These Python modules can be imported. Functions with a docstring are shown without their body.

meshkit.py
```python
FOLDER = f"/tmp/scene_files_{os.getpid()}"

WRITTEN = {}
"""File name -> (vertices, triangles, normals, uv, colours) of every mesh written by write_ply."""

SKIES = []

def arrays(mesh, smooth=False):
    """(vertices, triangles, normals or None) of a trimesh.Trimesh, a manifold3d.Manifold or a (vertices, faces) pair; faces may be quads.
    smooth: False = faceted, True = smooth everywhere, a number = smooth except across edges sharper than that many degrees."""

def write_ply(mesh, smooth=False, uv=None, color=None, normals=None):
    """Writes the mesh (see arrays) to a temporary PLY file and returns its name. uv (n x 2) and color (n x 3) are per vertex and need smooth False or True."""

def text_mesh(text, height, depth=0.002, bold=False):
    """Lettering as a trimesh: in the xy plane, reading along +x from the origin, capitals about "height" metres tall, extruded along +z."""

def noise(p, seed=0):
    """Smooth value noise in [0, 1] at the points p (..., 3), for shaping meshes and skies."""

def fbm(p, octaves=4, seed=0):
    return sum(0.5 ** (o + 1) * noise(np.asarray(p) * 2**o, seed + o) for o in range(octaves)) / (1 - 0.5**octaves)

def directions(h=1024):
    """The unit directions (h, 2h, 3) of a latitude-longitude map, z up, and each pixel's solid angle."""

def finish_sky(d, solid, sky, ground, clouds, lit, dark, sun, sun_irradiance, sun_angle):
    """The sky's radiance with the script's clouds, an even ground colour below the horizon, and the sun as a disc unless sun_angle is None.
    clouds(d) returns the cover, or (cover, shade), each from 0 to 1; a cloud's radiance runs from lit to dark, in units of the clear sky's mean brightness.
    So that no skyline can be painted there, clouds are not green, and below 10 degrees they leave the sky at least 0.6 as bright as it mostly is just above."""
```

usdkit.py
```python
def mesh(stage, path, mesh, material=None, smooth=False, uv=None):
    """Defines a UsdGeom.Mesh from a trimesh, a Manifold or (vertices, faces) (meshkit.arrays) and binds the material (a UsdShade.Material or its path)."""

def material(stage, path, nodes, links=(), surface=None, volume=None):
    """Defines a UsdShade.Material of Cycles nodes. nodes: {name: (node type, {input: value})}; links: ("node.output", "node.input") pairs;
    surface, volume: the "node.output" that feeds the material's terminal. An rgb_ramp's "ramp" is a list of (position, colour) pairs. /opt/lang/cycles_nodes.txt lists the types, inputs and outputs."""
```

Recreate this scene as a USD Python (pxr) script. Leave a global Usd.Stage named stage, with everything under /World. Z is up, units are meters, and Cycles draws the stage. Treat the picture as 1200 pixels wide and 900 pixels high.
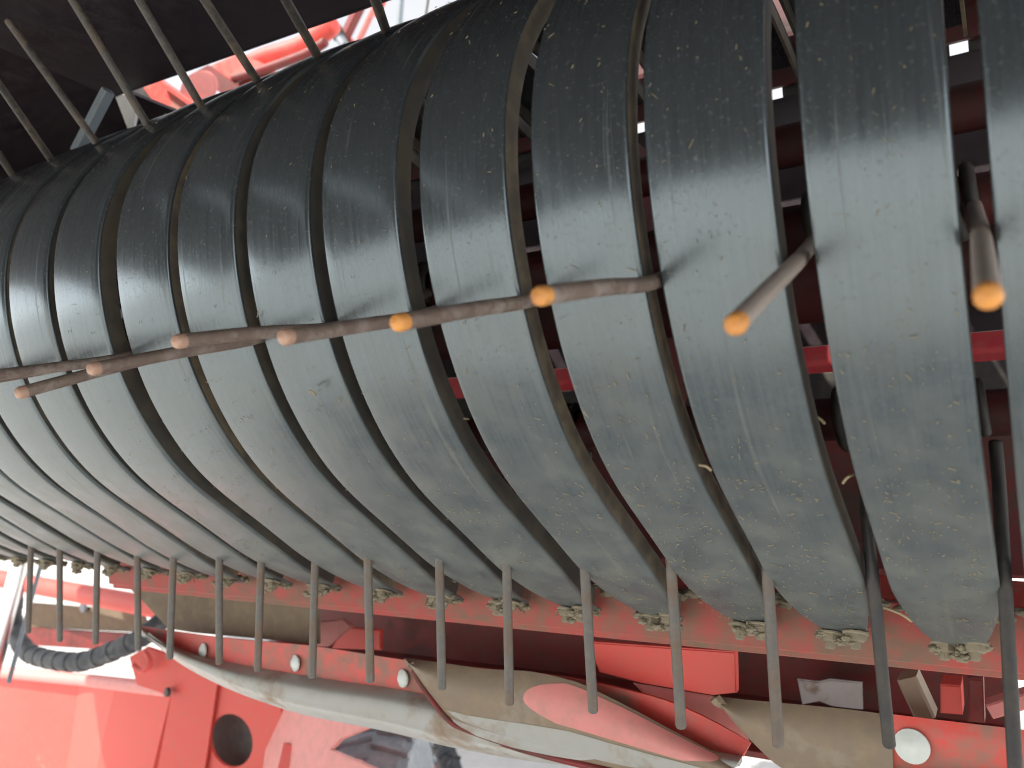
import math, random
import numpy as np, trimesh, shapely, usdkit, meshkit
from scipy.interpolate import CubicSpline, PchipInterpolator
from pxr import Usd, UsdGeom, UsdLux, UsdShade, Gf, Sdf, Vt

rng = random.Random(7)
nrg = np.random.default_rng(7)
stage = Usd.Stage.CreateInMemory()
UsdGeom.SetStageUpAxis(stage, UsdGeom.Tokens.z)
UsdGeom.SetStageMetersPerUnit(stage, 1.0)
UsdGeom.Xform.Define(stage, '/World'); UsdGeom.Scope.Define(stage, '/World/Looks')

# ------------------------------------------------------------------ camera, sky, sun, exposure
EXPOSURE = 1.05
SUN_TO = np.array([-0.34, -0.50, 0.80]); SUN_TO = SUN_TO / np.linalg.norm(SUN_TO)
SUN_POWER, SKY_POWER = 1.1, 0.13

def basis(vx, vy, f):
    a = np.array([vx - 600, vy - 450, f], float); a /= np.linalg.norm(a)
    X = -a; up = np.array([0, -1.0, 0]); up -= up @ X * X; up /= np.linalg.norm(up)
    return np.array([X, np.cross(up, X), up])
F = 950.0
B = basis(-928, 570, F)          # world axes (drum axis, into the machine, up) seen from the camera at the origin
cam = UsdGeom.Camera.Define(stage, '/World/camera')
r_, u_, b_ = B @ [1, 0, 0], B @ [0, -1, 0], B @ [0, 0, -1]
cam.AddTransformOp().Set(Gf.Matrix4d(*r_, 0, *u_, 0, *b_, 0, 0, 0, 0, 1))
cam.CreateHorizontalApertureAttr(36.0); cam.CreateVerticalApertureAttr(27.0)
cam.CreateFocalLengthAttr(36.0 * F / 1200); cam.CreateClippingRangeAttr(Gf.Vec2f(0.01, 500))
cam.CreateFStopAttr(9.0); cam.CreateFocusDistanceAttr(0.55)
cam.CreateExposureAttr(EXPOSURE)

elev, azim = math.asin(SUN_TO[2]), math.atan2(SUN_TO[0], SUN_TO[1])
sky_mat = usdkit.material(stage, '/World/Looks/sky_material', {
    's': ('sky_texture', {'sky_type': 'single_scattering', 'sun_disc': False, 'sun_elevation': elev, 'sun_rotation': azim}),
    'bw': ('rgb_to_bw', {}), 'tc': ('texture_coordinate', {}), 'n': ('noise_texture', {'scale': 2.2, 'detail': 5, 'roughness': 0.55}),
    'c': ('map_range', {'from_min': 0.25, 'from_max': 0.6, 'to_min': 0.55, 'to_max': 0.95, 'clamp': True}),
    'k': ('math', {'math_type': 'multiply', 'value2': 1.9}), 'cc': ('combine_color', {}), 'm': ('mix_color', {}),
    'b': ('background_shader', {'strength': SKY_POWER})},
    [('s.color', 'bw.color'), ('tc.generated', 'n.vector'), ('n.fac', 'c.value'), ('bw.val', 'k.value1'), ('k.value', 'cc.r'), ('k.value', 'cc.g'), ('k.value', 'cc.b'),
     ('s.color', 'm.a'), ('cc.color', 'm.b'), ('c.result', 'm.fac'), ('m.result', 'b.color')], surface='b.background')
dome = UsdLux.DomeLight.Define(stage, '/World/sky')
UsdShade.MaterialBindingAPI.Apply(dome.GetPrim()).Bind(sky_mat)
dome.GetPrim().SetCustomDataByKey('label', 'bright hazy daylight sky behind the machine')
dome.GetPrim().SetCustomDataByKey('category', 'sky'); dome.GetPrim().SetCustomDataByKey('kind', 'structure')
sun = UsdLux.DistantLight.Define(stage, '/World/sun')
sun.CreateNormalizeAttr(True); sun.CreateIntensityAttr(SUN_POWER); sun.CreateAngleAttr(0.6); sun.CreateColorAttr(Gf.Vec3f(1, 0.95, 0.87))
zc = Gf.Vec3d(*SUN_TO); xc = Gf.Cross(Gf.Vec3d(0, 0, 1), zc).GetNormalized(); yc = Gf.Cross(zc, xc)
sun.AddTransformOp().Set(Gf.Matrix4d(*xc, 0, *yc, 0, *zc, 0, 0, 0, 0, 1))

# ------------------------------------------------------------------ helpers
def ray(x, y): return B @ np.array([(x - 600) / F, (y - 450) / F, 1.0])
def at(x, y, Y): w = ray(x, y); return w * Y / w[1]

taken = {}
def numbered(parent, name):
    n = taken.get((parent, name), 0); taken[(parent, name)] = n + 1
    return f'{parent}/{name}' + (f'_{n:03d}' if n else '')
def tag(p, label=None, cat=None, group=None, kind=None):
    p = p if isinstance(p, Usd.Prim) else p.GetPrim()
    for k, v in (('label', label), ('category', cat), ('group', group), ('kind', kind)):
        if v: p.SetCustomDataByKey(k, v)
    return p
def thing(name, label, cat, loc=(0, 0, 0), group=None, kind=None):
    x = UsdGeom.Xform.Define(stage, numbered('/World', name)); x.AddTranslateOp().Set(Gf.Vec3d(*map(float, loc)))
    p = tag(x, label, cat, group, kind); LOC[str(p.GetPath())] = np.array(loc, float)
    return p
LOC = {}
def obj(name, mesh, mat, parent=None, smooth=35, label=None, cat=None, group=None, kind=None):
    """mesh is given in world coordinates"""
    pp = '/World' if parent is None else str(parent.GetPath())
    path = numbered(pp, name)
    root = '/'.join(pp.split('/')[:3])
    v, f = (np.array(mesh.vertices), np.array(mesh.faces)) if hasattr(mesh, 'faces') else mesh
    v = np.asarray(v, float) - LOC.get(root, 0)
    m = usdkit.mesh(stage, path, trimesh.Trimesh(v, f, process=False), M[mat], smooth)
    return tag(m, label, cat, group, kind)
def cat_(*ms): return trimesh.util.concatenate([m for m in ms])

def tube(pts, r, n=12, cap='round'):
    pts = np.asarray(pts, float); r = np.broadcast_to(np.asarray(r, float), len(pts)).copy()
    t = np.gradient(pts, axis=0); t /= np.linalg.norm(t, axis=1, keepdims=True)
    if cap == 'round':
        k = np.array([0.0, 0.38, 0.71, 0.92]); h = np.sqrt(1 - (1 - k) ** 2)
        a = [pts[0] - t[0] * r[0] * (1 - q) * 0.8 for q in k]; b = [pts[-1] + t[-1] * r[-1] * (1 - q) * 0.8 for q in k[::-1]]
        pts = np.vstack([a, pts, b]); r = np.concatenate([np.maximum(h, 0.04) * r[0], r, np.maximum(h[::-1], 0.04) * r[-1]])
        t = np.vstack([[t[0]] * 4, t, [t[-1]] * 4])
    u = np.cross(t[0], [0.3, 0.5, 0.81]); u /= np.linalg.norm(u); V = []
    ang = np.linspace(0, 2 * np.pi, n, endpoint=False)
    for i in range(len(pts)):
        u = u - (u @ t[i]) * t[i]; u /= np.linalg.norm(u); w = np.cross(t[i], u)
        V.append(pts[i] + r[i] * (np.outer(np.cos(ang), u) + np.outer(np.sin(ang), w)))
    V = np.vstack(V + [pts[:1], pts[-1:]]); f = []; N = len(pts)
    for i in range(N - 1):
        for j in range(n):
            a, b = i * n + j, i * n + (j + 1) % n
            f += [(a, b, b + n), (a, b + n, a + n)]
    c0, c1 = N * n, N * n + 1
    for j in range(n):
        f += [(c0, (j + 1) % n, j), (c1, (N - 1) * n + j, (N - 1) * n + (j + 1) % n)]
    return trimesh.Trimesh(V, f, process=False)

def solid(grid, th, away=(0, 1, 0)):
    """grid (rows, cols, 3) -> closed sheet of thickness th on the side of 'away'"""
    g = np.asarray(grid, float); R, C = g.shape[:2]
    du, dv = np.gradient(g, axis=0), np.gradient(g, axis=1)
    n = np.cross(du, dv); n /= np.maximum(np.linalg.norm(n, axis=2, keepdims=True), 1e-12)
    s = 1 if (n.reshape(-1, 3) @ np.asarray(away, float)).sum() > 0 else -1
    n = n * s
    V = np.vstack([g.reshape(-1, 3), (g + n * th).reshape(-1, 3)]); f = []; O = R * C
    I = lambda i, j: i * C + j
    for i in range(R - 1):
        for j in range(C - 1):
            a, b, c, d = I(i, j), I(i, j + 1), I(i + 1, j + 1), I(i + 1, j)
            f += [(a, b, c), (a, c, d), (O + a, O + c, O + b), (O + a, O + d, O + c)]
    edge = [(I(0, j), I(0, j + 1)) for j in range(C - 1)] + [(I(R - 1, j + 1), I(R - 1, j)) for j in range(C - 1)]
    edge += [(I(i + 1, 0), I(i, 0)) for i in range(R - 1)] + [(I(i, C - 1), I(i + 1, C - 1)) for i in range(R - 1)]
    for a, b in edge: f += [(b, a, O + a), (b, O + a, O + b)]
    m = trimesh.Trimesh(V, f, process=False)
    if s > 0: m.invert()
    return m

def plate(px, Y, th, holes=(), slope=(0, 0), centre=None):
    """polygon seen at the pixels px, standing in the plane Y + slope.(X,Z), with thickness th behind it and a small chamfer"""
    n = np.array([-slope[0], 1.0, -slope[1]]); p0 = np.array([0, Y, 0.0])
    if centre is not None: p0 = at(*centre, Y)
    def on(x, y): w = ray(x, y); return w * (n @ p0) / (n @ w)
    nn = n / np.linalg.norm(n); e1 = np.cross([0, 0, 1.0], nn); e1 /= np.linalg.norm(e1); e2 = np.cross(nn, e1)
    to2 = lambda P: [((q - p0) @ e1, (q - p0) @ e2) for q in P]
    poly = shapely.Polygon(to2([on(*p) for p in px]), [to2([on(*p) for p in h]) for h in holes]).buffer(0)
    c = min(0.0012, th * 0.3)
    parts = [(poly.buffer(-c), 0, c), (poly, c, th - c)]
    out = []
    for g, a, b in parts:
        for gg in getattr(g, 'geoms', [g]):
            m = trimesh.creation.extrude_polygon(gg, b - a, engine='earcut'); m.apply_translation([0, 0, a + (0.00005 if a else 0)]); out.append(m)
    m = cat_(*out); v = m.vertices
    m.vertices = p0 + np.outer(v[:, 0], e1) + np.outer(v[:, 1], e2) + np.outer(v[:, 2], nn)
    if np.dot(np.cross(e1, e2), nn) < 0: m.invert()
    return m

def bar(p, q, w, h, up=(0, 0, 1), c=0.12):
    """chamfered bar from p to q, w wide and h high"""
    p, q = np.asarray(p, float), np.asarray(q, float); d = (q - p); L = np.linalg.norm(d); d /= L
    s = np.cross(d, up); s /= np.linalg.norm(s); t = np.cross(s, d)
    k = min(w, h) * c
    sec = [(w/2-k, h/2), (w/2, h/2-k), (w/2, -h/2+k), (w/2-k, -h/2), (-w/2+k, -h/2), (-w/2, -h/2+k), (-w/2, h/2-k), (-w/2+k, h/2)]
    m = trimesh.creation.extrude_polygon(shapely.Polygon(sec), L, engine='earcut'); v = m.vertices
    m.vertices = p + np.outer(v[:, 0], s) + np.outer(v[:, 1], t) + np.outer(v[:, 2], d)
    if np.dot(np.cross(s, t), d) < 0: m.invert()
    return m

def disc_head(p, n, r, h, seg=18, hexa=False, dome_=0.0):
    """bolt head of radius r and height h standing on p along n"""
    n = np.asarray(n, float) / np.linalg.norm(n); seg = 6 if hexa else seg
    s = np.cross(n, [0.31, 0.2, 0.93]); s /= np.linalg.norm(s); t = np.cross(n, s)
    rings = [(r, 0), (r, h * 0.7), (r * 0.86, h)] + ([(r * 0.5, h + dome_ * 0.75), (r * 0.1, h + dome_)] if dome_ else [])
    ang = np.linspace(0, 2 * np.pi, seg, endpoint=False); V = []
    for rr, hh in rings: V.append(p + n * hh + rr * (np.outer(np.cos(ang), s) + np.outer(np.sin(ang), t)))
    V = np.vstack(V + [[p + n * (h + dome_)]]); f = []
    for i in range(len(rings) - 1):
        for j in range(seg):
            a, b = i * seg + j, i * seg + (j + 1) % seg
            f += [(a, b, b + seg), (a, b + seg, a + seg)]
    k = (len(rings) - 1) * seg
    f += [(k + j, k + (j + 1) % seg, len(V) - 1) for j in range(seg)]
    m = trimesh.Trimesh(V, f, process=False)
    return m

def lump(p, r, seed, squash=(1, 1, 1)):
    m = trimesh.creation.icosphere(2, 1.0); v = np.array(m.vertices)
    v *= (0.2 + 1.5 * meshkit.fbm(v * 2.4 + 10 + seed * 3.1, 4, seed))[:, None]
    m.vertices = np.asarray(p) + v * r * np.asarray(squash); return m

# ------------------------------------------------------------------ materials
M = {}
def mat(name, nodes, links, surface='p.BSDF'): M[name] = usdkit.material(stage, '/World/Looks/' + name, nodes, links, surface=surface)

def worn_paint(name, paint, paint2, under, wear=(0.56, 0.62), scale=9, rough=0.38, under_rough=0.6, dust=0.25, dustcol=(0.25, 0.21, 0.15), under_metal=0.3, fine=60):
    mat(name, {
        'g': ('geometry', {}),
        'n1': ('noise_texture', {'scale': scale, 'detail': 6, 'roughness': 0.6}),
        'n2': ('noise_texture', {'scale': fine, 'detail': 4, 'roughness': 0.65}),
        'n3': ('noise_texture', {'scale': 4, 'detail': 3}),
        'w': ('math', {'math_type': 'multiply_add', 'value2': 0.25, 'value3': 0.0}),
        'w2': ('math', {'math_type': 'multiply_add', 'value2': 0.8}),
        'mask': ('map_range', {'from_min': wear[0], 'from_max': wear[1], 'clamp': True}),
        'pc': ('mix_color', {'a': paint, 'b': paint2}),
        'dm': ('map_range', {'from_min': 0.42, 'from_max': 0.75, 'to_max': dust, 'clamp': True}),
        'c1': ('mix_color', {'b': under}), 'c2': ('mix_color', {'b': dustcol}),
        'ro': ('map_range', {'to_min': rough, 'to_max': under_rough}),
        'rb': ('math', {'math_type': 'multiply_add', 'value2': 0.25}),
        'me': ('math', {'math_type': 'multiply', 'value2': under_metal}),
        'bu': ('bump', {'strength': 0.25, 'distance': 0.0012}),
        'p': ('principled_bsdf', {})},
        [('g.position', 'n1.vector'), ('g.position', 'n2.vector'), ('g.position', 'n3.vector'),
         ('n2.fac', 'w.value1'), ('n1.fac', 'w2.value1'), ('w.value', 'w2.value3'), ('w2.value', 'mask.value'),
         ('n3.fac', 'pc.fac'), ('n2.fac', 'dm.value'),
         ('pc.result', 'c1.a'), ('mask.result', 'c1.fac'), ('c1.result', 'c2.a'), ('dm.result', 'c2.fac'),
         ('mask.result', 'ro.value'), ('n2.fac', 'rb.value1'), ('ro.result', 'rb.value3'), ('mask.result', 'me.value1'),
         ('n2.fac', 'bu.height'), ('bu.normal', 'p.normal'),
         ('c2.result', 'p.base_color'), ('rb.value', 'p.roughness'), ('me.value', 'p.metallic')])

RED, RED2 = (0.60, 0.055, 0.04), (0.66, 0.085, 0.065)
worn_paint('red_paint', RED, RED2, (0.30, 0.22, 0.17), wear=(0.70, 0.78), dust=0.18)
worn_paint('red_paint_worn', RED, RED2, (0.24, 0.19, 0.15), wear=(0.52, 0.66), dust=0.45)
worn_paint('red_paint_faded', (0.68, 0.27, 0.25), (0.64, 0.20, 0.18), (0.30, 0.25, 0.2), wear=(0.66, 0.74), dust=0.35)
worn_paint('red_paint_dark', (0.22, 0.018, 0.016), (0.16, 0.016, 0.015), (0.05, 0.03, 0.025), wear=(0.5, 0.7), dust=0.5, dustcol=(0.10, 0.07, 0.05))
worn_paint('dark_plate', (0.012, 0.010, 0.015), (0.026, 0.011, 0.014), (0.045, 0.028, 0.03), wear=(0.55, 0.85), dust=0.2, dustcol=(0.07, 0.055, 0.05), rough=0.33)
worn_paint('bare_lip', (0.40, 0.41, 0.39), (0.33, 0.33, 0.30), (0.25, 0.17, 0.11), wear=(0.56, 0.72), dust=0.35, dustcol=(0.32, 0.26, 0.18), rough=0.36, under_rough=0.65, scale=14)
worn_paint('rusty_plate', (0.19, 0.145, 0.11), (0.24, 0.18, 0.12), (0.33, 0.30, 0.26), wear=(0.60, 0.74), dust=0.5, dustcol=(0.30, 0.23, 0.13), rough=0.5, scale=12)
worn_paint('dirt_plate', (0.13, 0.10, 0.07), (0.17, 0.13, 0.085), (0.26, 0.05, 0.04), wear=(0.68, 0.74), dust=0.7, dustcol=(0.22, 0.18, 0.11), rough=0.75)
worn_paint('zinc', (0.62, 0.68, 0.64), (0.70, 0.74, 0.70), (0.45, 0.42, 0.36), wear=(0.62, 0.75), dust=0.2, rough=0.35)
worn_paint('dirty_bolt', (0.20, 0.17, 0.12), (0.29, 0.25, 0.175), (0.12, 0.095, 0.065), wear=(0.55, 0.66), dust=0.6, dustcol=(0.36, 0.31, 0.21), rough=0.8)
worn_paint('tine_steel', (0.135, 0.125, 0.115), (0.10, 0.095, 0.088), (0.17, 0.12, 0.09), wear=(0.5, 0.66), dust=0.4, rough=0.42, scale=40, fine=180)
worn_paint('tine_rust', (0.20, 0.145, 0.12), (0.13, 0.095, 0.08), (0.36, 0.30, 0.27), wear=(0.50, 0.64), dust=0.45, rough=0.5, scale=40, fine=220)
worn_paint('tine_dark', (0.060, 0.056, 0.052), (0.045, 0.042, 0.04), (0.13, 0.10, 0.075), wear=(0.5, 0.66), dust=0.3, rough=0.38, scale=40, fine=180)
worn_paint('tine_tip_orange', (0.66, 0.25, 0.055), (0.78, 0.38, 0.10), (0.42, 0.19, 0.08), wear=(0.56, 0.7), dust=0.1, rough=0.4, scale=60, fine=300)
worn_paint('tine_tip_brown', (0.42, 0.26, 0.19), (0.48, 0.30, 0.22), (0.5, 0.36, 0.26), wear=(0.6, 0.75), dust=0.1, rough=0.4, scale=60, fine=300)
worn_paint('black_steel', (0.03, 0.03, 0.032), (0.04, 0.038, 0.036), (0.08, 0.06, 0.045), wear=(0.6, 0.75), dust=0.5, dustcol=(0.12, 0.10, 0.07), rough=0.45)
worn_paint('blue_grey_steel', (0.18, 0.22, 0.25), (0.22, 0.26, 0.29), (0.3, 0.28, 0.25), wear=(0.66, 0.8), dust=0.2, rough=0.4)
worn_paint('pale_plate', (0.62, 0.62, 0.60), (0.7, 0.7, 0.68), (0.4, 0.36, 0.3), wear=(0.62, 0.72), dust=0.3, rough=0.5)
worn_paint('rubber', (0.028, 0.033, 0.04), (0.042, 0.048, 0.055), (0.12, 0.12, 0.12), wear=(0.62, 0.8), dust=0.5, dustcol=(0.2, 0.2, 0.19), rough=0.5, under_metal=0)
worn_paint('flange_steel', (0.085, 0.075, 0.06), (0.12, 0.10, 0.08), (0.22, 0.18, 0.12), wear=(0.55, 0.68), dust=0.7, dustcol=(0.24, 0.20, 0.13), rough=0.6)
worn_paint('flange_dark', (0.045, 0.043, 0.040), (0.065, 0.06, 0.052), (0.10, 0.085, 0.06), wear=(0.55, 0.7), dust=0.5, dustcol=(0.13, 0.11, 0.075), rough=0.55)
worn_paint('crimson_paint', (0.32, 0.02, 0.03), (0.40, 0.03, 0.04), (0.2, 0.1, 0.08), wear=(0.64, 0.74), dust=0.2)
worn_paint('beam_paint', (0.36, 0.055, 0.045), (0.46, 0.09, 0.075), (0.19, 0.145, 0.10), wear=(0.47, 0.66), dust=0.8, dustcol=(0.22, 0.145, 0.10), rough=0.6, scale=16)
worn_paint('tyre_dusty', (0.16, 0.18, 0.20), (0.22, 0.24, 0.26), (0.3, 0.3, 0.3), wear=(0.6, 0.8), dust=0.6, dustcol=(0.33, 0.33, 0.33), rough=0.7, under_metal=0)
worn_paint('grass_dirt', (0.17, 0.145, 0.10), (0.30, 0.26, 0.17), (0.10, 0.08, 0.055), wear=(0.55, 0.66), dust=0.6, dustcol=(0.42, 0.37, 0.24), rough=0.85, scale=40)
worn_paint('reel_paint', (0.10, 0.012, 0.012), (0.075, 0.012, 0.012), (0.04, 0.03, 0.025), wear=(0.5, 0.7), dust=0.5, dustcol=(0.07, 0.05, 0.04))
worn_paint('tine_bare', (0.36, 0.31, 0.275), (0.28, 0.235, 0.21), (0.40, 0.27, 0.20), wear=(0.54, 0.68), dust=0.35, rough=0.5, scale=40, fine=220)
worn_paint('torn_metal', (0.36, 0.34, 0.34), (0.44, 0.42, 0.42), (0.25, 0.18, 0.15), wear=(0.55, 0.68), dust=0.4, rough=0.55, scale=30)
worn_paint('red_paint_dull', (0.20, 0.04, 0.038), (0.16, 0.035, 0.033), (0.10, 0.07, 0.055), wear=(0.5, 0.66), dust=0.6, dustcol=(0.14, 0.09, 0.075), rough=0.55)
mat('chrome', {'p': ('principled_bsdf', {'base_color': (0.75, 0.75, 0.76), 'metallic': 1.0, 'roughness': 0.16})}, [])
mat('straw', {'o': ('geometry', {}), 'r': ('rgb_ramp', {'ramp': [(0, (0.30, 0.25, 0.15)), (0.5, (0.42, 0.37, 0.24)), (1, (0.60, 0.56, 0.44))]}),
              'p': ('principled_bsdf', {'roughness': 0.65})}, [('o.random_per_island', 'r.fac'), ('r.color', 'p.base_color')])
mat('ground_dirt', {'g': ('geometry', {}), 'n': ('noise_texture', {'scale': 3, 'detail': 8, 'roughness': 0.65}), 'n2': ('noise_texture', {'scale': 55, 'detail': 4}),
                    'r': ('rgb_ramp', {'ramp': [(0.3, (0.40, 0.395, 0.38)), (0.55, (0.49, 0.485, 0.47)), (0.75, (0.56, 0.555, 0.54))]}),
                    'b': ('bump', {'strength': 0.5, 'distance': 0.01}), 'p': ('principled_bsdf', {'roughness': 0.9})},
    [('g.position', 'n.vector'), ('g.position', 'n2.vector'), ('n.fac', 'r.fac'), ('r.color', 'p.base_color'), ('n2.fac', 'b.height'), ('b.normal', 'p.normal')])

# band steel: polished by the crop, streaked round the drum, with dust that settles on the underside and dried splashes
mat('band_steel', {
    'g': ('geometry', {}), 'oi': ('object_info', {}),
    'map': ('mapping', {'mapping_type': 'point', 'scale': (420, 14, 14)}),
    'mapb': ('mapping', {'mapping_type': 'point', 'scale': (230, 6, 6)}),
    'st': ('noise_texture', {'scale': 1, 'detail': 3, 'roughness': 0.6}),
    'sb': ('noise_texture', {'scale': 1, 'detail': 3, 'roughness': 0.55, 'distortion': 0.4}),
    'sp': ('noise_texture', {'scale': 420, 'detail': 3, 'roughness': 0.7}),
    'bl': ('noise_texture', {'scale': 38, 'detail': 5, 'roughness': 0.6}),
    'xyz': ('separate_xyz', {}),
    'low': ('map_range', {'from_min': 0.10, 'from_max': -0.12, 'to_min': 0.012, 'to_max': 0.72, 'clamp': True}),
    'blm': ('map_range', {'from_min': 0.35, 'from_max': 0.7, 'to_min': 0.6, 'to_max': 1.3, 'clamp': True}),
    'd1': ('math', {'math_type': 'multiply'}),
    'spm': ('map_range', {'from_min': 0.58, 'from_max': 0.74, 'to_max': 0.40, 'clamp': True}),
    'sbm': ('map_range', {'from_min': 0.63, 'from_max': 0.70, 'to_max': 0.30, 'clamp': True}),
    'd2': ('math', {'math_type': 'add'}), 'd3': ('math', {'math_type': 'add', 'use_clamp': True}),
    'scol': ('mix_color', {'a': (0.115, 0.143, 0.158), 'b': (0.175, 0.205, 0.22)}),
    'dcol': ('mix_color', {'a': (0.075, 0.088, 0.083), 'b': (0.185, 0.188, 0.155)}),
    'col': ('mix_color', {}),
    'ro': ('map_range', {'from_min': 0.3, 'from_max': 0.7, 'to_min': 0.19, 'to_max': 0.25}),
    'ro2': ('math', {'math_type': 'multiply_add', 'value2': 0.40}),
    'me': ('map_range', {'from_min': 0.0, 'from_max': 1.0, 'to_min': 0.85, 'to_max': 0.05}),
    'hb': ('math', {'math_type': 'multiply_add', 'value2': 0.5}),
    'bu': ('bump', {'strength': 0.06, 'distance': 0.0005}),
    'p': ('principled_bsdf', {})},
    [('g.position', 'map.vector'), ('map.vector', 'st.vector'), ('g.position', 'mapb.vector'), ('mapb.vector', 'sb.vector'),
     ('g.position', 'sp.vector'), ('g.position', 'bl.vector'), ('g.position', 'xyz.vector'), ('xyz.z', 'low.value'),
     ('bl.fac', 'blm.value'), ('low.result', 'd1.value1'), ('blm.result', 'd1.value2'), ('sp.fac', 'spm.value'), ('sb.fac', 'sbm.value'),
     ('d1.value', 'd2.value1'), ('sbm.result', 'd2.value2'), ('d2.value', 'd3.value1'), ('spm.result', 'd3.value2'),
     ('st.fac', 'scol.fac'), ('bl.fac', 'dcol.fac'), ('scol.result', 'col.a'), ('dcol.result', 'col.b'), ('d3.value', 'col.fac'),
     ('st.fac', 'ro.value'), ('d3.value', 'ro2.value1'), ('ro.result', 'ro2.value3'), ('d3.value', 'me.value'),
     ('st.fac', 'hb.value1'), ('sp.fac', 'hb.value3'), ('hb.value', 'bu.height'), ('bu.normal', 'p.normal'),
     ('col.result', 'p.base_color'), ('ro2.value', 'p.roughness'), ('me.result', 'p.metallic')])

# ------------------------------------------------------------------ ground
GZ = -0.95
gx = np.concatenate([-np.geomspace(160, 3, 14), np.linspace(-2.5, 2.5, 21), np.geomspace(3, 160, 14)])
gg = np.stack(np.meshgrid(gx, gx, indexing='ij'), -1)
gv = np.concatenate([gg, GZ + 0.02 * (meshkit.fbm(np.concatenate([gg * 1.3, 0 * gg[..., :1]], -1), 3, 5)[..., None] - 0.5)], -1)
n = len(gx); ii, jj = np.meshgrid(np.arange(n - 1), np.arange(n - 1), indexing='ij'); a = (ii * n + jj).ravel()
obj('ground', (gv.reshape(-1, 3), np.vstack([np.stack([a, a + n, a + n + 1], 1), np.stack([a, a + n + 1, a + 1], 1)])), 'ground_dirt', None, True,
    'pale dusty sunlit yard ground under the machine', 'ground', kind='structure')

# ------------------------------------------------------------------ drum of stripper bands
PR = np.array([[0.590, -0.165], [0.56, -0.152], [0.528, -0.132], [0.5, -0.112], [0.474, -0.091], [0.449, -0.071], [0.422, -0.051], [0.396, -0.026], [0.374, 0.005], [0.356, 0.04],
               [0.344, 0.081], [0.34, 0.124], [0.347, 0.169], [0.368, 0.208], [0.398, 0.242], [0.433, 0.27], [0.47, 0.295], [0.512, 0.314], [0.557, 0.325], [0.603, 0.326], [0.649, 0.319], [0.70, 0.308], [0.745, 0.295]])
s_ = np.concatenate([[0], np.cumsum(np.linalg.norm(np.diff(PR, axis=0), axis=1))])
# smooth the traced profile a little so that the sheet is fair
uu = np.linspace(0, s_[-1], 400); dense = np.stack([np.interp(uu, s_, PR[:, 0]), np.interp(uu, s_, PR[:, 1])], 1)
ker = np.hanning(45); ker /= ker.sum(); pad = 22
ext = np.vstack([2 * dense[0] - dense[pad:0:-1], dense, 2 * dense[-1] - dense[-2:-pad - 2:-1]])
dense = np.stack([np.convolve(ext[:, i], ker, 'valid') for i in (0, 1)], 1)
prof = CubicSpline(uu, dense); LEN = uu[-1]
def prof_pn(s):
    p = prof(s); t = prof(s, 1); t = t / np.linalg.norm(t, axis=-1, keepdims=True)
    nrm = np.stack([-t[..., 1], t[..., 0]], -1)
    return p, t, nrm                       # nrm points outwards (towards -Y at the front)
pm, tm, nm = prof_pn(np.array([0.3])); OUT = -1 if nm[0, 0] > 0 else 1

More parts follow.
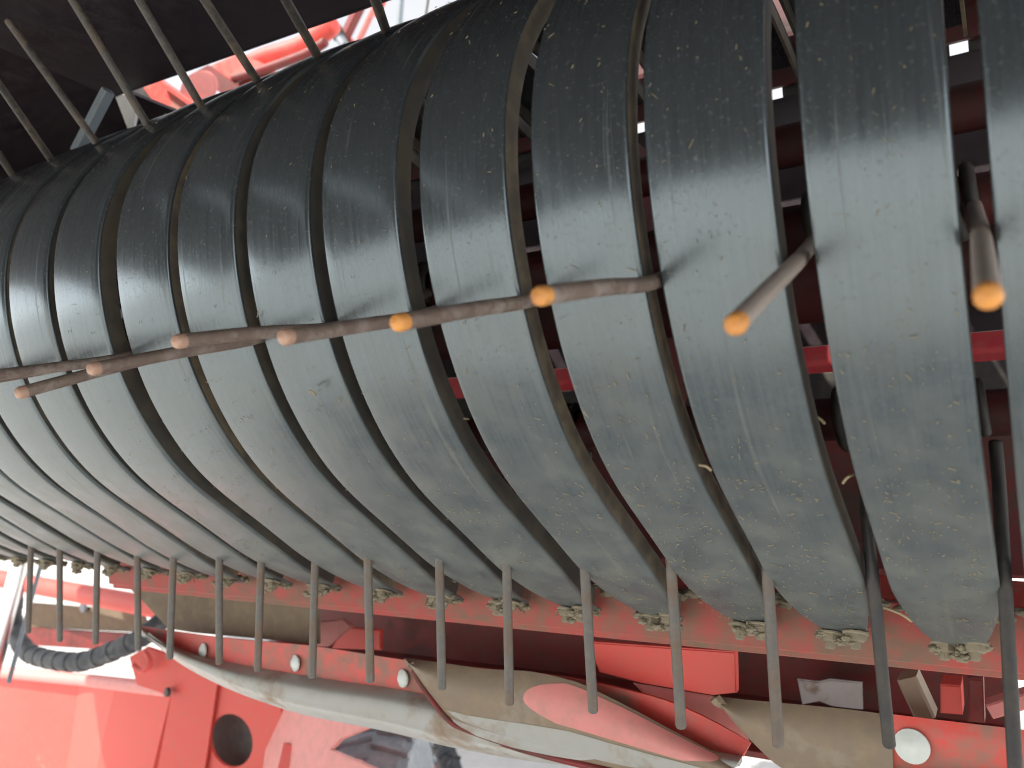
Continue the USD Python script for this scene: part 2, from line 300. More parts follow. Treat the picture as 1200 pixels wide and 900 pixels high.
SS = np.concatenate([np.linspace(0, 0.06, 14), np.linspace(0.07, 0.62, 70), np.linspace(0.64, LEN, 14)])
def sweep(sec, wscale, lift=0.0, tilt=0.0, s=SS):
    """closed section sec (u along the drum, v outwards) swept round the profile"""
    p, t, nr = prof_pn(s); nr = nr * OUT
    if tilt:
        c, k = np.array([0.58, 0.085]), tilt
        R = np.array([[math.cos(k), -math.sin(k)], [math.sin(k), math.cos(k)]]); p = c + (p - c) @ R.T; nr = nr @ R.T
    sec = np.asarray(sec, float); n = len(sec); V = []
    for i in range(len(s)):
        u = sec[:, 0] * wscale(s[i]); v = sec[:, 1] + lift
        V.append(np.stack([u, p[i, 0] + nr[i, 0] * v, p[i, 1] + nr[i, 1] * v], 1))
    V = np.vstack(V); f = []
    for i in range(len(s) - 1):
        for j in range(n):
            a, b = i * n + j, i * n + (j + 1) % n
            f += [(a, b, b + n), (a, b + n, a + n)]
    m = trimesh.Trimesh(V, f, process=False)
    ca = trimesh.creation.triangulate_polygon(shapely.Polygon(sec), engine='earcut')
    caps = np.asarray(ca[1]); cv = np.asarray(ca[0]); idx = [int(np.argmin(((sec - q) ** 2).sum(1))) for q in cv]
    caps = np.array(idx)[caps]
    m = trimesh.Trimesh(V, np.vstack([f, caps[:, ::-1], caps + (len(s) - 1) * n]), process=False)
    if m.volume < 0: m.invert()
    return m

GAP = {4: (0.056, 0.066), 3: (-0.0140, -0.0029), 2: (-0.0808, -0.0673), 1: (-0.1434, -0.1353), 0: (-0.2096, -0.1944), -1: (-0.2805, -0.2632), -2: (-0.3472, -0.3357), -3: (-0.4125, -0.4016),
       -4: (-0.4815, -0.4682), -5: (-0.5604, -0.5397), -6: (-0.6300, -0.6188), -7: (-0.6937, -0.6854)}
for k in range(-8, -18, -1):
    c = sum(GAP[k + 1]) / 2 - 0.0685 + rng.uniform(-.002, .002); h = rng.choice([0.005, 0.006, 0.0085]); GAP[k] = (c - h, c + h)
GC = {k: sum(v) / 2 for k, v in GAP.items()}
ORD = ['first', 'second', 'third', 'fourth', 'fifth', 'sixth', 'seventh', 'eighth', 'ninth', 'tenth', 'eleventh', 'twelfth', 'thirteenth', 'fourteenth', 'fifteenth', 'sixteenth', 'seventeenth', 'eighteenth', 'nineteenth', 'twentieth', 'twenty first', 'twenty second']
BAND_TILT = {}
band_keys = list(range(3, -17, -1))
for i, k in enumerate(band_keys):                       # band k lies between gap k and gap k + 1
    x0, x1 = GAP[k][1], GAP[k + 1][0]; xc, w = (x0 + x1) / 2, x1 - x0
    h, cr = w / 2, 0.0009
    taper = lambda s: 1.0 - 0.60 * max(0.0, 1 - s / 0.105) ** 1.35
    us = np.linspace(-1, 1, 9)
    outer = [(u * (h - 0.0022), cr * (1 - u * u)) for u in us]
    sec = [(-h, -0.0030), (-h, -0.0018), (-h + 0.0007, -0.0006)] + outer + [(h - 0.0007, -0.0006), (h, -0.0018), (h, -0.0030)]
    tilt, lift = rng.uniform(-.012, .012), rng.uniform(-.0012, .0012); BAND_TILT[k] = (tilt, lift)
    if i == 0: lab = 'dark steel stripper band cut by the right edge of the picture'
    else: lab = f'curved dark steel stripper band, {ORD[i - 1]} whole one counted from the right edge' if k > -8 else f'dark steel stripper band far along the drum, {ORD[i - 1]} from the right edge'
    t = thing('stripper_band', lab, 'stripper band', (xc, 0.58, -0.15), 'steel bands round the pickup drum')
    LOC[str(t.GetPath())] = np.array((xc, 0.58, -0.15))
    face = sweep(sec, taper, lift, tilt); v = np.array(face.vertices); v[:, 0] += xc
    # slight dents and waviness
    wob = (meshkit.fbm(v * [14, 9, 9] + 40 + k, 3, 11) - 0.5) * 0.0011
    dvec = v[:, 1:] - [0.58, 0.085]; dvec /= np.linalg.norm(dvec, axis=1, keepdims=True); v[:, 1:] += dvec * wob[:, None]
    face.vertices = v
    obj('band_face', face, 'band_steel', t, 40)
    for sgn in (1, -1):
        a = sorted([sgn * (h - 0.0004), sgn * (h - 0.0030)])
        fl = sweep([(a[0], -0.0155), (a[1], -0.0155), (a[1], -0.0031), (a[0], -0.0031)], taper, lift, tilt, SS[4:]); fl.apply_translation([xc, 0, 0])
        obj('side_flange', fl, 'flange_steel' if k in (-5, -1, 0, -8, 2) else 'flange_dark', t, 40)
    p, tt, nr = prof_pn(np.array([0.020])); p, nr, tt = p[0], nr[0] * OUT, tt[0]
    for sgn in (1, -1):
        q = np.array([xc + sgn * 0.0085, *(p + nr * 0.001 + tt * (sgn * .004))]); nn = np.array([0, *nr])
        bm = cat_(disc_head(q, nn, 0.0082, 0.0016), disc_head(q + nn * 0.0016, nn, 0.0062, 0.0045, hexa=True), disc_head(q + nn * 0.006, nn, 0.0034, 0.0045, 10))
        bo = obj('bolt', bm, 'dirty_bolt', t, 30)
        cl = cat_(*[lump(q + nn * rng.uniform(.000, .007) + np.array([rng.uniform(-.008, .008), rng.uniform(-.006, .006), rng.uniform(-.003, .004)]), rng.uniform(.0012, .0036), rng.randrange(99), (1.3, 1, .8)) for _ in range(9)])
        obj('dirt_clump', cl, 'dirty_bolt', bo, True)
    edge_dirt = []
    for _ in range(34):
        sd = rng.uniform(-.002, .016); pe, te, ne = (a_[0] for a_ in prof_pn(np.array([max(0, sd)])))
        w0 = h * taper(max(0, sd)); q = np.array([xc + rng.uniform(-w0, w0), *(pe + ne * OUT * rng.uniform(-.003, .002))])
        edge_dirt.append(lump(q, rng.uniform(.0010, .0030), rng.randrange(200), (1.4, 1, .8)))
    for _ in range(7):
        w0 = h * .5; q = np.array([xc + rng.uniform(-w0, w0), *(p + nr * .002)]); dd = np.array([rng.uniform(-1, 1), rng.uniform(-.6, .2), rng.uniform(-1, .3)]) * .008
        edge_dirt.append(tube([q, q + dd * .5 + [0, 0, .001], q + dd], 0.0005, 5))
    obj('end_dirt', cat_(*edge_dirt), 'grass_dirt', t, True, kind='stuff')

# ------------------------------------------------------------------ reel inside the drum
CY, CZ = 0.585, 0.085
reel = thing('tine_reel', 'dark red reel shaft and tine bars inside the drum, glimpsed through the gaps', 'reel', (-0.4, CY, CZ))
XL, XR = -1.3, 0.16
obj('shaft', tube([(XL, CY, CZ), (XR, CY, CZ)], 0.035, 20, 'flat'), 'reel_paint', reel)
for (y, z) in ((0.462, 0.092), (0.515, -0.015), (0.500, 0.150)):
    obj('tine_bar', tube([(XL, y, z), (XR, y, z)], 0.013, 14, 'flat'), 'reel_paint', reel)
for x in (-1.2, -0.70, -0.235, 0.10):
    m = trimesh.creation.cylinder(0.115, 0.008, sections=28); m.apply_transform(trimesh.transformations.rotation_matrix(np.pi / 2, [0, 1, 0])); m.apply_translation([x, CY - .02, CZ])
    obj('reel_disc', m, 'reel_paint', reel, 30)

# ------------------------------------------------------------------ tines
def bez(pts, n=12):
    P = np.asarray(pts, float); q = np.concatenate([[0], np.cumsum(np.linalg.norm(np.diff(P, axis=0), axis=1))]); return PchipInterpolator(q / q[-1], P)(np.linspace(0, 1, n))
def coil(x, y, z, r=0.0168, turns=1.6):
    a = np.linspace(0, 2 * np.pi * turns, 30); return tube(np.stack([x - 0.016 + 0.0075 * a / (2 * np.pi), y + r * np.cos(a), z + r * np.sin(a)], 1), 0.0032, 7)
def make_tine(name_label, group, barpos, path_pts, tipmat, bodymat, x, tip_len=0.010, r=0.0036):
    t = thing('spring_tine', name_label, 'tine', (x, barpos[0], barpos[1]), group)
    c = bez(path_pts, 18); d = c[-1] - c[-2]; d /= np.linalg.norm(d)
    obj('prong', tube(c, r, 12), bodymat, t, 50)
    if tipmat:
        e = c[-1]
        obj('worn_tip', tube([e - d * tip_len * .5, e + d * 0.0004, e + d * 0.0009], [r * 1.03, r * 1.05, r * 0.98], 14), tipmat, t, 50)
    obj('coil', coil(x, *barpos), 'black_steel', t, 50)
    return t

MID = {3: (1158, 347), 2: (862, 380), 1: (634, 347), 0: (468, 378), -1: (335, 395), -2: (210, 400), -3: (110, 432), -4: (25, 460)}
TIPY = 0.248
names_mid = ['thick rusty tine pointing at the camera with a round orange tip, furthest right', 'rusty tine poking forward with orange tip, second from right in the middle row',
             'rusty tine lying across the bands with a glowing orange tip, third from the right', 'rusty brown tine with dull orange tip, fourth from the right in the middle row',
             'rusty brown tine with pale tip, fifth from the right in the middle row', 'rusty brown tine with pale tip, sixth from the right in the middle row',
             'rusty brown tine with pale tip, seventh from the right in the middle row', 'lowest rusty middle row tine, its pale tip just inside the left edge']
for i, k in enumerate(range(3, -9, -1)):
    x = GC[k] + rng.uniform(-.001, .001)
    if k in MID:
        tip = at(*MID[k], TIPY); 
        if k == 3: tip = at(1158, 347, 0.252)
        if k == 2: tip = at(862, 380, 0.256)
    else: tip = np.array([x, .246, .036 + rng.uniform(-.004, .004)])
    ent = np.array([x, 0.352, 0.056]); bar_ = (0.462, 0.092)
    lab = names_mid[i] if i < 8 else f'rusty middle row tine cut by the left edge, {["upper", "middle", "lower", "lowest"][i - 8]} of the cut ones'
    mid = ent * .5 + tip * .5 + [0, 0, rng.uniform(-.001, .001)]
    make_tine(lab, 'middle row of spring tines', bar_, [(x - 0.004, 0.455, 0.088), (x - .002, 0.40, 0.072), ent, mid, tip], 'tine_tip_orange' if k >= 0 else 'tine_tip_brown', 'tine_bare' if k >= 2 else 'tine_rust', x, 0.006 if k >= 0 else 0.004)

BOT = {3: (1175, 640, 1190, 905), 2: (1022, 670, 1042, 872), 1: (900, 680, 912, 872), 0: (787, 672, 798, 850), -1: (686, 680, 695, 832), -2: (594, 668, 597, 823), -3: (515, 665, 518, 805), -4: (431, 652, 434, 797),
       -5: (369, 667, 366, 792), -6: (306, 662, 302, 784), -7: (257, 660, 257, 776), -8: (203, 657, 199, 770), -9: (161, 657, 162, 760), -10: (114, 655, 112, 753), -11: (70, 652, 70, 750), -12: (36, 652, 33, 740)}
for i, k in enumerate(range(3, -13, -1)):
    a, b, c, d = BOT[k]; Yb = 0.5 if k > -5 else 0.52
    if k < -8: Yb = 0.53
    e, tip = at(a, b, Yb), at(c, d, Yb - (0.03 if k == 3 else 0))
    x = e[0]; up = (e - tip) / np.linalg.norm(e - tip)
    mat_ = 'black_steel' if k >= 2 else 'tine_steel'
    lab = {3: 'dark steel tine hanging below the drum at the far right edge', 2: 'dark steel tine hanging below the drum, its end beside the large round bolt'}.get(k, f'grey tine hanging below the drum, {ORD[i]} from the right in the bottom row')
    make_tine(lab, 'bottom row of spring tines', (0.515, -0.015), [(x, 0.515, -0.032), e + up * .03, e, e * .5 + tip * .5, tip], None, mat_, x, r=0.0035)
TOP = {-2: (440, 0, 452, 35), -3: (335, 0, 370, 62), -4: (240, 0, 297, 88), -5: (163, 0, 233, 120), -6: (85, 0, 172, 145), -7: (10, 25, 113, 168), -8: (0, 100, 55, 180), -9: (-48, 110, 10, 198)}
for i, k in enumerate(range(-2, -10, -1)):
    a, b, c, d = TOP[k]
    p0, p1 = at(c, d, 0.43), at(a, b, 0.372)
    dr = (p1 - p0) / np.linalg.norm(p1 - p0); tip = p0 + dr * (0.112 if k > -7 else np.linalg.norm(p1 - p0) + (0.03 if k < -7 else 0)); x = p0[0]
    make_tine(f'grey tine standing up from the drum, {ORD[i]} from the right in the top row', 'top row of spring tines', (0.500, 0.150),
              [(x, 0.495, 0.166), p0 - dr * .035, p0, p0 * .5 + tip * .5, tip], None, 'tine_dark', x, r=0.0034)

# ------------------------------------------------------------------ rear housing behind the reel, seen through the gaps
YB = 0.82
def zat(y, x, Y=YB): return at(x, y, Y)[2]
rear = thing('rear_housing', 'dark red rear sheets of the pickup with narrow slots, seen through the gaps', 'housing', (-0.5, YB, 0))
def wallstrip(z0, z1, Y, th=0.006, x0=XL, x1=0.3): return bar(((x0), Y, (z0 + z1) / 2), (x1, Y, (z0 + z1) / 2), th, abs(z1 - z0), c=0.1)
zs = {q: zat(q, 930) for q in (98, 112, 408, 440, 502)}
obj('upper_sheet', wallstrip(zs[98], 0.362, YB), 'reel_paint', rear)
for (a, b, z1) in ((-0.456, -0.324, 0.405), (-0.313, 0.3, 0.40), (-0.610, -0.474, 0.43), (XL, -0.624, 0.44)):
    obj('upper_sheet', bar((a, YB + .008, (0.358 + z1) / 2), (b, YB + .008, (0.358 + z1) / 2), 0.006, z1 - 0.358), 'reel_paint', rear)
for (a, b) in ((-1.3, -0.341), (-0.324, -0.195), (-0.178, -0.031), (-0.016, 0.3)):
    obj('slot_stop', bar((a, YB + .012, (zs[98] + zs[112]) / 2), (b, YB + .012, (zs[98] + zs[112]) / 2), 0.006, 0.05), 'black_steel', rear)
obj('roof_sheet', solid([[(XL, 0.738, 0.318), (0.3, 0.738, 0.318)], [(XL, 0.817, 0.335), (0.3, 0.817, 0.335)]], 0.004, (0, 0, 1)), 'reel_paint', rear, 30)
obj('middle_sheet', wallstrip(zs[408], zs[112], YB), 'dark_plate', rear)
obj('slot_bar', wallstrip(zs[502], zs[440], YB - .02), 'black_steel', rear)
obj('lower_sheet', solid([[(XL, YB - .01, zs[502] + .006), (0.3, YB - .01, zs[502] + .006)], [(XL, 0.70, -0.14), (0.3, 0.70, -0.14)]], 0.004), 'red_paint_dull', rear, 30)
obj('rear_frame_bar', bar((XL, 1.05, zat(424, 955, 1.05)), (0.6, 1.05, zat(424, 955, 1.05)), 0.05, 0.12), 'crimson_paint', None, 30,
    'bright red frame bar behind the housing, glimpsed through the gaps', 'frame bar')

# ------------------------------------------------------------------ support beam under the band ends
beam = thing('support_beam', 'long dirty red angle beam that the band ends are bolted to', 'beam', (-0.5, 0.6, -0.17))
ys, zc_ = 0.600, None
obj('beam_web', bar((-0.99, ys + .006, -0.168), (0.30, ys + .004, -0.160), 0.008, 0.040), 'beam_paint', beam)
obj('beam_flange', bar((-0.99, ys + .05, -0.151), (0.30, ys + .05, -0.143), 0.08, 0.006), 'red_paint_worn', beam)
obj('beam_lower_lip', bar((-0.99, ys + .03, -0.191), (0.30, ys + .03, -0.183), 0.045, 0.006), 'beam_paint', beam)
cr = [lump((x_, ys - .002 + rng.uniform(-.004, .004), -0.150 + 0.006 * (x_ + 1) + rng.uniform(-.004, .003)), rng.uniform(.002, .006), i, (1.6, 1, .8)) for i, x_ in enumerate(np.linspace(-.95, .1, 90))]
obj('dirt_crust', cat_(*cr), 'dirty_bolt', beam, True, kind='stuff')

# ------------------------------------------------------------------ skid plates
def loft(st, Ys, n=40, m=14):
    """st: stations, each a list of pixels from the top edge to the bottom edge; Ys their depths"""
    P = np.array([[at(*p, Y) for p, Y in zip(s, Ys)] for s in st])
    g = PchipInterpolator(np.linspace(0, 1, len(st)), P, axis=0)(np.linspace(0, 1, n))
    return PchipInterpolator(np.linspace(0, 1, P.shape[1]), g, axis=1)(np.linspace(0, 1, m))
sk1 = [[(163, 733), (165, 737), (168, 741), (171, 744), (174, 748)], [(228, 743), (228, 766), (228, 772), (228, 780), (228, 788)], [(300, 751), (300, 782), (300, 795), (300, 808), (300, 820)],
       [(374, 758), (372, 794), (370, 808), (368, 825), (366, 840)], [(464, 772), (462, 807), (459, 822), (456, 842), (452, 857)], [(560, 783), (552, 825), (546, 842), (538, 862), (530, 876)],
       [(650, 792), (640, 848), (634, 862), (628, 880), (620, 892)], [(760, 815), (752, 865), (748, 876), (742, 890), (735, 902)], [(880, 870), (870, 886), (866, 892), (860, 902), (850, 912)]]
YS1 = (0.625, 0.620, 0.600, 0.596, 0.618)
skid = thing('skid_plate', 'long worn skid rail with red bolted strip and bare metal lower lip, at the left', 'skid plate', tuple(at(400, 800, .61)))
G1 = loft([s[:2] for s in sk1], YS1[:2], 50, 5); G2 = loft([s[1:] for s in sk1], (0.6195,) + YS1[2:], 50, 14)
obj('painted_strip', solid(G1, 0.004), 'red_paint_worn', skid, 40)
obj('bare_lip', solid(G2, 0.004), 'bare_lip', skid, 40)
for (x, y) in ((239, 762), (347, 777), (473, 795)):
    q = at(x, y, 0.6215); obj('bolt_head', disc_head(q, (-.35, -1, 0.15), 0.0085, 0.0025, 22, dome_=0.003), 'zinc', skid, 30)
sk2 = [[(474, 771), (480, 778), (486, 786)], [(512, 776), (508, 797), (506, 818)], [(562, 783), (548, 816), (536, 850)], [(622, 787), (604, 828), (588, 870)], [(668, 797), (658, 842), (652, 888)],
       [(724, 822), (722, 862), (722, 904)], [(792, 858), (796, 886), (802, 914)], [(858, 892), (862, 906), (868, 922)]]
skid2 = thing('skid_plate', 'rusty brown curved skid plate with a faded pink paint patch, in the middle', 'skid plate', tuple(at(620, 830, .6)))
S2 = loft(sk2, (0.605, 0.593, 0.600), 60, 20)
obj('curved_sheet', solid(S2, 0.004), 'rusty_plate', skid2, 40)
cs_ = PchipInterpolator(np.arange(60), S2, axis=0)
pg = np.stack([cs_(np.linspace(26 + 7 * abs(2 * j / 10 - 1) ** 2.5, 57 - 6 * (j / 10) ** 2, 34))[:, 1 + j] for j in range(11)], 1) + np.array([0, -0.0006, 0])
obj('paint_patch', solid(pg, 0.0004), 'red_paint_faded', skid2, 40)
bp_ = np.stack([cs_(np.linspace(13 + 22 * ((5 - j) / 5) ** 1.6, 58, 40))[:, 12 + j] for j in range(6)], 1) + np.array([0, -0.0005, 0])
obj('bare_strip', solid(bp_, 0.0003), 'bare_lip', skid2, 40)
obj('rolled_edge', tube(S2[:, -1] + [0, -.001, 0], 0.0030, 10), 'red_paint_dark', skid2, 50)
skid3 = thing('skid_plate', 'brown and red skid plate with one large pale bolt, in the bottom right corner', 'skid plate', tuple(at(1050, 860, .6)))
sk3 = [[(834, 815), (838, 818), (842, 823)], [(866, 819), (872, 845), (880, 868)], [(920, 824), (922, 862), (926, 905)], [(1000, 832), (1000, 878), (1000, 925)], [(1046, 838), (1046, 885), (1046, 935)]]
sk3b = [[(1046, 837), (1046, 868), (1046, 900)], [(1120, 846), (1120, 876), (1120, 906)], [(1210, 856), (1210, 888), (1210, 920)], [(1330, 868), (1330, 905), (1330, 940)]]
obj('curved_sheet', solid(loft(sk3, (0.608, 0.597, 0.602), 30, 14), 0.004), 'rusty_plate', skid3, 40)
obj('painted_strip', solid(loft(sk3b, (0.604, 0.600, 0.602), 20, 6), 0.004), 'red_paint_worn', skid3, 40)
obj('bare_lip', solid(loft([[(x, y0), (x, y0 + 25), (x, y0 + 50), (x, y0 + 70)] for x, y0 in ((1047, 901), (1120, 907), (1210, 921), (1330, 941))], (0.602, .58, .578, .6), 20, 10), 0.004), 'bare_lip', skid3, 40)
obj('bolt_head', disc_head(at(1069, 874, 0.599), (-.12, -1, 0.1), 0.0112, 0.0025, 26, dome_=0.0035), 'zinc', skid3, 30)

# ------------------------------------------------------------------ pieces between the beam and the skid plates
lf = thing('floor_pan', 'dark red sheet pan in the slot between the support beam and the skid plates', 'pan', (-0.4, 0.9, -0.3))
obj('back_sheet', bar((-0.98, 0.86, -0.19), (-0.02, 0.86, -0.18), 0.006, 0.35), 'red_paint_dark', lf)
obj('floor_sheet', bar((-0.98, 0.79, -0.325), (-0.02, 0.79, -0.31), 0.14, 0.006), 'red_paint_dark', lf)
g1 = obj('gusset_plate', plate([(688, 752), (862, 764), (863, 812), (835, 815), (752, 801), (702, 788)], 0.645, 0.008), 'red_paint', None, 30, 'bright red gusset plate under the beam, right of the middle', 'gusset plate')
obj('gusset_plate', plate([(368, 729), (402, 726), (412, 734), (384, 758), (366, 758)], 0.72, 0.006), 'red_paint_faded', None, 30, 'small pink faded gusset plate in the dark slot under the beam', 'gusset plate')
obj('gusset_plate', plate([(404, 735), (446, 738), (446, 762), (388, 760)], 0.76, 0.006), 'red_paint', None, 30, 'small dark red gusset plate beside the pink one under the beam', 'gusset plate')
obj('bent_bracket', plate([(742, 800), (838, 816), (872, 852), (880, 872), (800, 842), (760, 818)], 0.66, 0.006, slope=(0.5, 0.4), centre=(800, 830)), 'red_paint_faded', None, 30, 'pale pink bent bracket below the bright red gusset plate', 'bracket')
obj('torn_sheet', plate([(934, 796), (960, 799), (972, 796), (1010, 800), (1011, 832), (975, 828), (960, 822), (940, 826)], 0.80, 0.004), 'torn_metal', None, 30, 'pale grey torn sheet behind the right skid plate', 'sheet')
obj('red_post', plate([(1134, 795), (1152, 796), (1154, 848), (1134, 846)], 0.70, 0.02), 'red_paint_dark', None, 30, 'short dark red post behind the right skid plate', 'post')
obj('shackle_bar', bar(at(1064, 790, .66), at(1086, 838, .66), 0.014, 0.022, (0, 1, 0)), 'rusty_plate', None, 30, 'short brown bar leaning behind the red strip with the large bolt', 'bar')
obj('cross_rail', bar(at(1160, 830, .78), at(1330, 780, .78), 0.02, 0.012, (0, 0, 1)), 'red_paint_faded', None, 30, 'slanting pink rail at the right edge under the beam', 'rail')
obj('red_block', plate([(1102, 802), (1126, 804), (1128, 838), (1102, 836)], 0.79, 0.03), 'red_paint', None, 30, 'small red block behind the skid plate near the right edge', 'block')

# ------------------------------------------------------------------ left: brackets, tube, hose, rod, side frame
obj('mounting_bracket', plate([(128, 668), (205, 676), (300, 690), (372, 708), (372, 755), (228, 742), (196, 737), (168, 706)], 0.66, 0.006), 'dirt_plate', None, 30, 'triangular dirt covered bracket at the left end of the beam', 'bracket')
rt = thing('red_tube', 'red painted cross tube behind the hanging tines at the left', 'tube', tuple(at(110, 695, 1.0)))
obj('tube_body', tube([at(-60, 667, 1.02), at(205, 716, 0.98)], 0.0205, 20, 'flat'), 'red_paint', rt, 40)
obj('backing_plate', plate([(30, 706), (165, 716), (178, 742), (30, 735)], 1.06, 0.006), 'dirt_plate', None, 30, 'grey brown dirty plate below the red tube', 'plate')
obj('lower_channel', plate([(30, 736), (172, 744), (160, 764), (30, 756)], 1.05, 0.01), 'red_paint_dark', None, 30, 'dark red channel behind the hose', 'channel')
obj('pin_head', disc_head(at(99, 711, 1.055), (-.1, -1, .1), 0.013, 0.006, 24), 'blue_grey_steel', None, 30, 'round steel pin head on the dirty plate', 'pin')
hs = thing('hydraulic_hose', 'thick black ribbed hydraulic hose bending in a U at the left', 'hose', tuple(at(80, 770, .78)))
hp = bez([at(18, 690, .84), at(16, 735, .82), at(40, 768, .80), at(85, 776, .79), at(135, 762, .80), at(172, 742, .82), at(196, 722, .85)], 90)
obj('hose_core', tube(hp, 0.0154, 16), 'rubber', hs, 50)
tt_ = np.gradient(hp, axis=0)
for i in range(4, 86, 6):
    d = tt_[i] / np.linalg.norm(tt_[i])
    obj('rib', tube([hp[i] - d * .0105, hp[i] - d * .0095, hp[i] + d * .0095, hp[i] + d * .0105], [.0155, .0168, .0170, .0155], 16, 'flat'), 'rubber', hs, 30)
cy = thing('hydraulic_cylinder', 'shiny chrome hydraulic rod slanting through the lower left corner', 'hydraulic rod', tuple(at(20, 710, .7)))
obj('rod', tube([at(32, 630, .74), at(-14, 800, .68)], 0.0145, 20, 'flat'), 'chrome', cy, 50)
obj('guard_strip', tube([at(54, 640, .77), at(10, 800, .71)], 0.0036, 10, 'flat'), 'blue_grey_steel', cy, 50)

sf = thing('side_frame', 'large folded bright red sheet frame with an oval hole in the lower left corner', 'frame', tuple(at(150, 860, .95)))
top = [(-90, 786), (92, 803), (135, 807), (200, 815), (214, 818)]; botm = [(-90, 980), (66, 980), (96, 980), (160, 980), (174, 980)]; dep = [0.97, 0.965, 0.935, 0.93, 0.95]
for i in range(4):
    g = [[at(*top[i], dep[i]), at(*top[i + 1], dep[i + 1])], [at(*botm[i], dep[i] - .0), at(*botm[i + 1], dep[i + 1])]]
    g = np.array(g)
    if i: g[:, 0] += [0.0004, 0, 0]
    obj('folded_panel', solid(g, 0.004), 'red_paint', sf, 30)
obj('top_roll', tube([at(-90, 779, .965), at(100, 797, .955), at(195, 808, .92)], 0.0125, 14), 'red_paint_faded', sf, 40)
ell = [(271 + 24 * math.cos(a) + 5 * math.sin(a), 868 + 31 * math.sin(a) - 3 * math.cos(a)) for a in np.linspace(0, 2 * np.pi, 36, endpoint=False)]
obj('end_plate', plate([(151, 770), (172, 758), (199, 767), (256, 799), (330, 826), (330, 1000), (160, 1000), (184, 900), (200, 816), (160, 803)], 0.915, 0.006, [ell], slope=(0.12, 0), centre=(230, 850)), 'red_paint', sf, 30)
obj('hole_pocket', solid([[at(225, 820, .965), at(325, 820, .965)], [at(225, 930, .965), at(325, 930, .965)]], 0.02), 'black_steel', sf, 30)
obj('edge_fold', plate([(246, 797), (255, 800), (226, 1000), (212, 1000)], 0.909, 0.0035, slope=(0.12, 0), centre=(230, 850)), 'red_paint', sf, 30)
obj('wing_plate', plate([(318, 822), (428, 846), (432, 853), (400, 866), (388, 878), (440, 900), (470, 960), (300, 960)], 0.93, 0.006, slope=(-0.45, 0.35), centre=(330, 850)), 'red_paint_faded', sf, 30)
obj('wing_rib', plate([(332, 870), (420, 890), (480, 930), (330, 990), (318, 930)], 0.90, 0.012, slope=(0.2, 0.5), centre=(360, 890)), 'red_paint', sf, 30)
obj('hook', tube(bez([at(171, 764, .89), at(176, 778, .885), at(166, 786, .88), at(157, 780, .88)], 14), 0.005, 10), 'red_paint', sf, 50)
obj('small_bolt', disc_head(at(198, 811, .90), (-.2, -1, .2), 0.008, 0.006, 14), 'black_steel', sf, 30)

# ------------------------------------------------------------------ wheels far below
def tyre(label, c, R, w, axis, yaw, mat_='rubber', lugs=26):
    t = thing('wheel', label, 'wheel', c, )
    Rm = trimesh.transformations.rotation_matrix(yaw, [0, 0, 1])
    prof_ = [(R * .58, -w * .42), (R * .80, -w * .5), (R * .95, -w * .46), (R, -w * .36), (R, w * .36), (R * .95, w * .46), (R * .80, w * .5), (R * .58, w * .42)]
    m = trimesh.creation.revolve(np.array(prof_ + prof_[:1]), sections=48); m.apply_transform(trimesh.transformations.rotation_matrix(np.pi / 2, [0, 1, 0])); m.apply_transform(Rm); m.apply_translation(c)
    obj('carcass', m, mat_, t, 30)
    for side in (-1, 1):
        for i in range(lugs):
            a = 2 * np.pi * (i + .25 * side) / lugs
            d = np.array([0, math.cos(a), math.sin(a)]); tg = np.array([0, -math.sin(a), math.cos(a)])
            p = d * (R + .004) + np.array([side * .02 * w, 0, 0]); q = d * (R * .99) + tg * R * .12 + np.array([side * .47 * w, 0, 0])
            b = bar(p, q, R * .06, R * .05, d); b.apply_transform(Rm); b.apply_translation(c)
            obj('tread_lug', b, mat_, t, 30)
    h = trimesh.creation.cylinder(R * .58, w * .5, sections=28); h.apply_transform(trimesh.transformations.rotation_matrix(np.pi / 2, [0, 1, 0])); h.apply_transform(Rm); h.apply_translation(c)
    obj('rim', h, 'red_paint', t, 30)
def on_ground(x, y, R): w = ray(x, y); p = w * (GZ + 2 * R) / w[2]; return (p[0], p[1], GZ + R)
tyre('dusty grey lugged tyre half hidden below the skid rail', on_ground(440, 862, .20), 0.20, 0.15, 0, 0.5, 'tyre_dusty')
tyre('narrow black ribbed tyre right of the grey lugged one', on_ground(517, 868, .11), 0.11, 0.05, 0, 0.95, 'rubber', 22)

# ------------------------------------------------------------------ top: wind guard and frame parts behind the drum
hood = thing('wind_guard', 'large dark sheet wind guard over the drum, filling the top left corner', 'wind guard', tuple(at(200, 40, .56)))
e0, e1 = at(128, 113, 0.56), at(470, -8, 0.56)
XH0, XH1 = e0[0], 0.9
dirx = (e1 - e0) / np.linalg.norm(e1 - e0)
def edge(x): return e0 + dirx * (x - e0[0]) / dirx[0]
HF = -1.05
xs = np.concatenate([[XH0 - .0], np.linspace(XH0 + .02, XH1, 24)])
rows = []
for f_ in np.linspace(0, 1, 16):
    row = []
    for x in xs:
        p = edge(min(x, -0.2)); p = np.array([x, p[1], p[2] if x < -.2 else edge(-.2)[2]])
        Y = p[1] + (HF - p[1]) * f_; z = p[2] + 0.06 * math.sin(min(1, f_ * 2.2) * np.pi / 2) - 0.30 * max(0, (f_ - .45) / .55) ** 2
        row.append((x, Y, z))
    rows.append(row)
obj('hood_sheet', solid(np.array(rows), 0.004, (0, 0, 1)), 'dark_plate', hood, 60)
side = []
for f_ in np.linspace(0, 1, 12):
    side.append([(x, 0.86 + (HF - 0.86) * f_, edge(XH0)[2] - .012 + .05 * math.sin(min(1, f_ * 2) * np.pi / 2) - 0.30 * max(0, (f_ - .5) / .5) ** 2 - .10 * min(1, max(0, (XH0 - x) / .5)) * (1 - f_)) for x in np.linspace(XH0 + .006, -2.0, 12)])
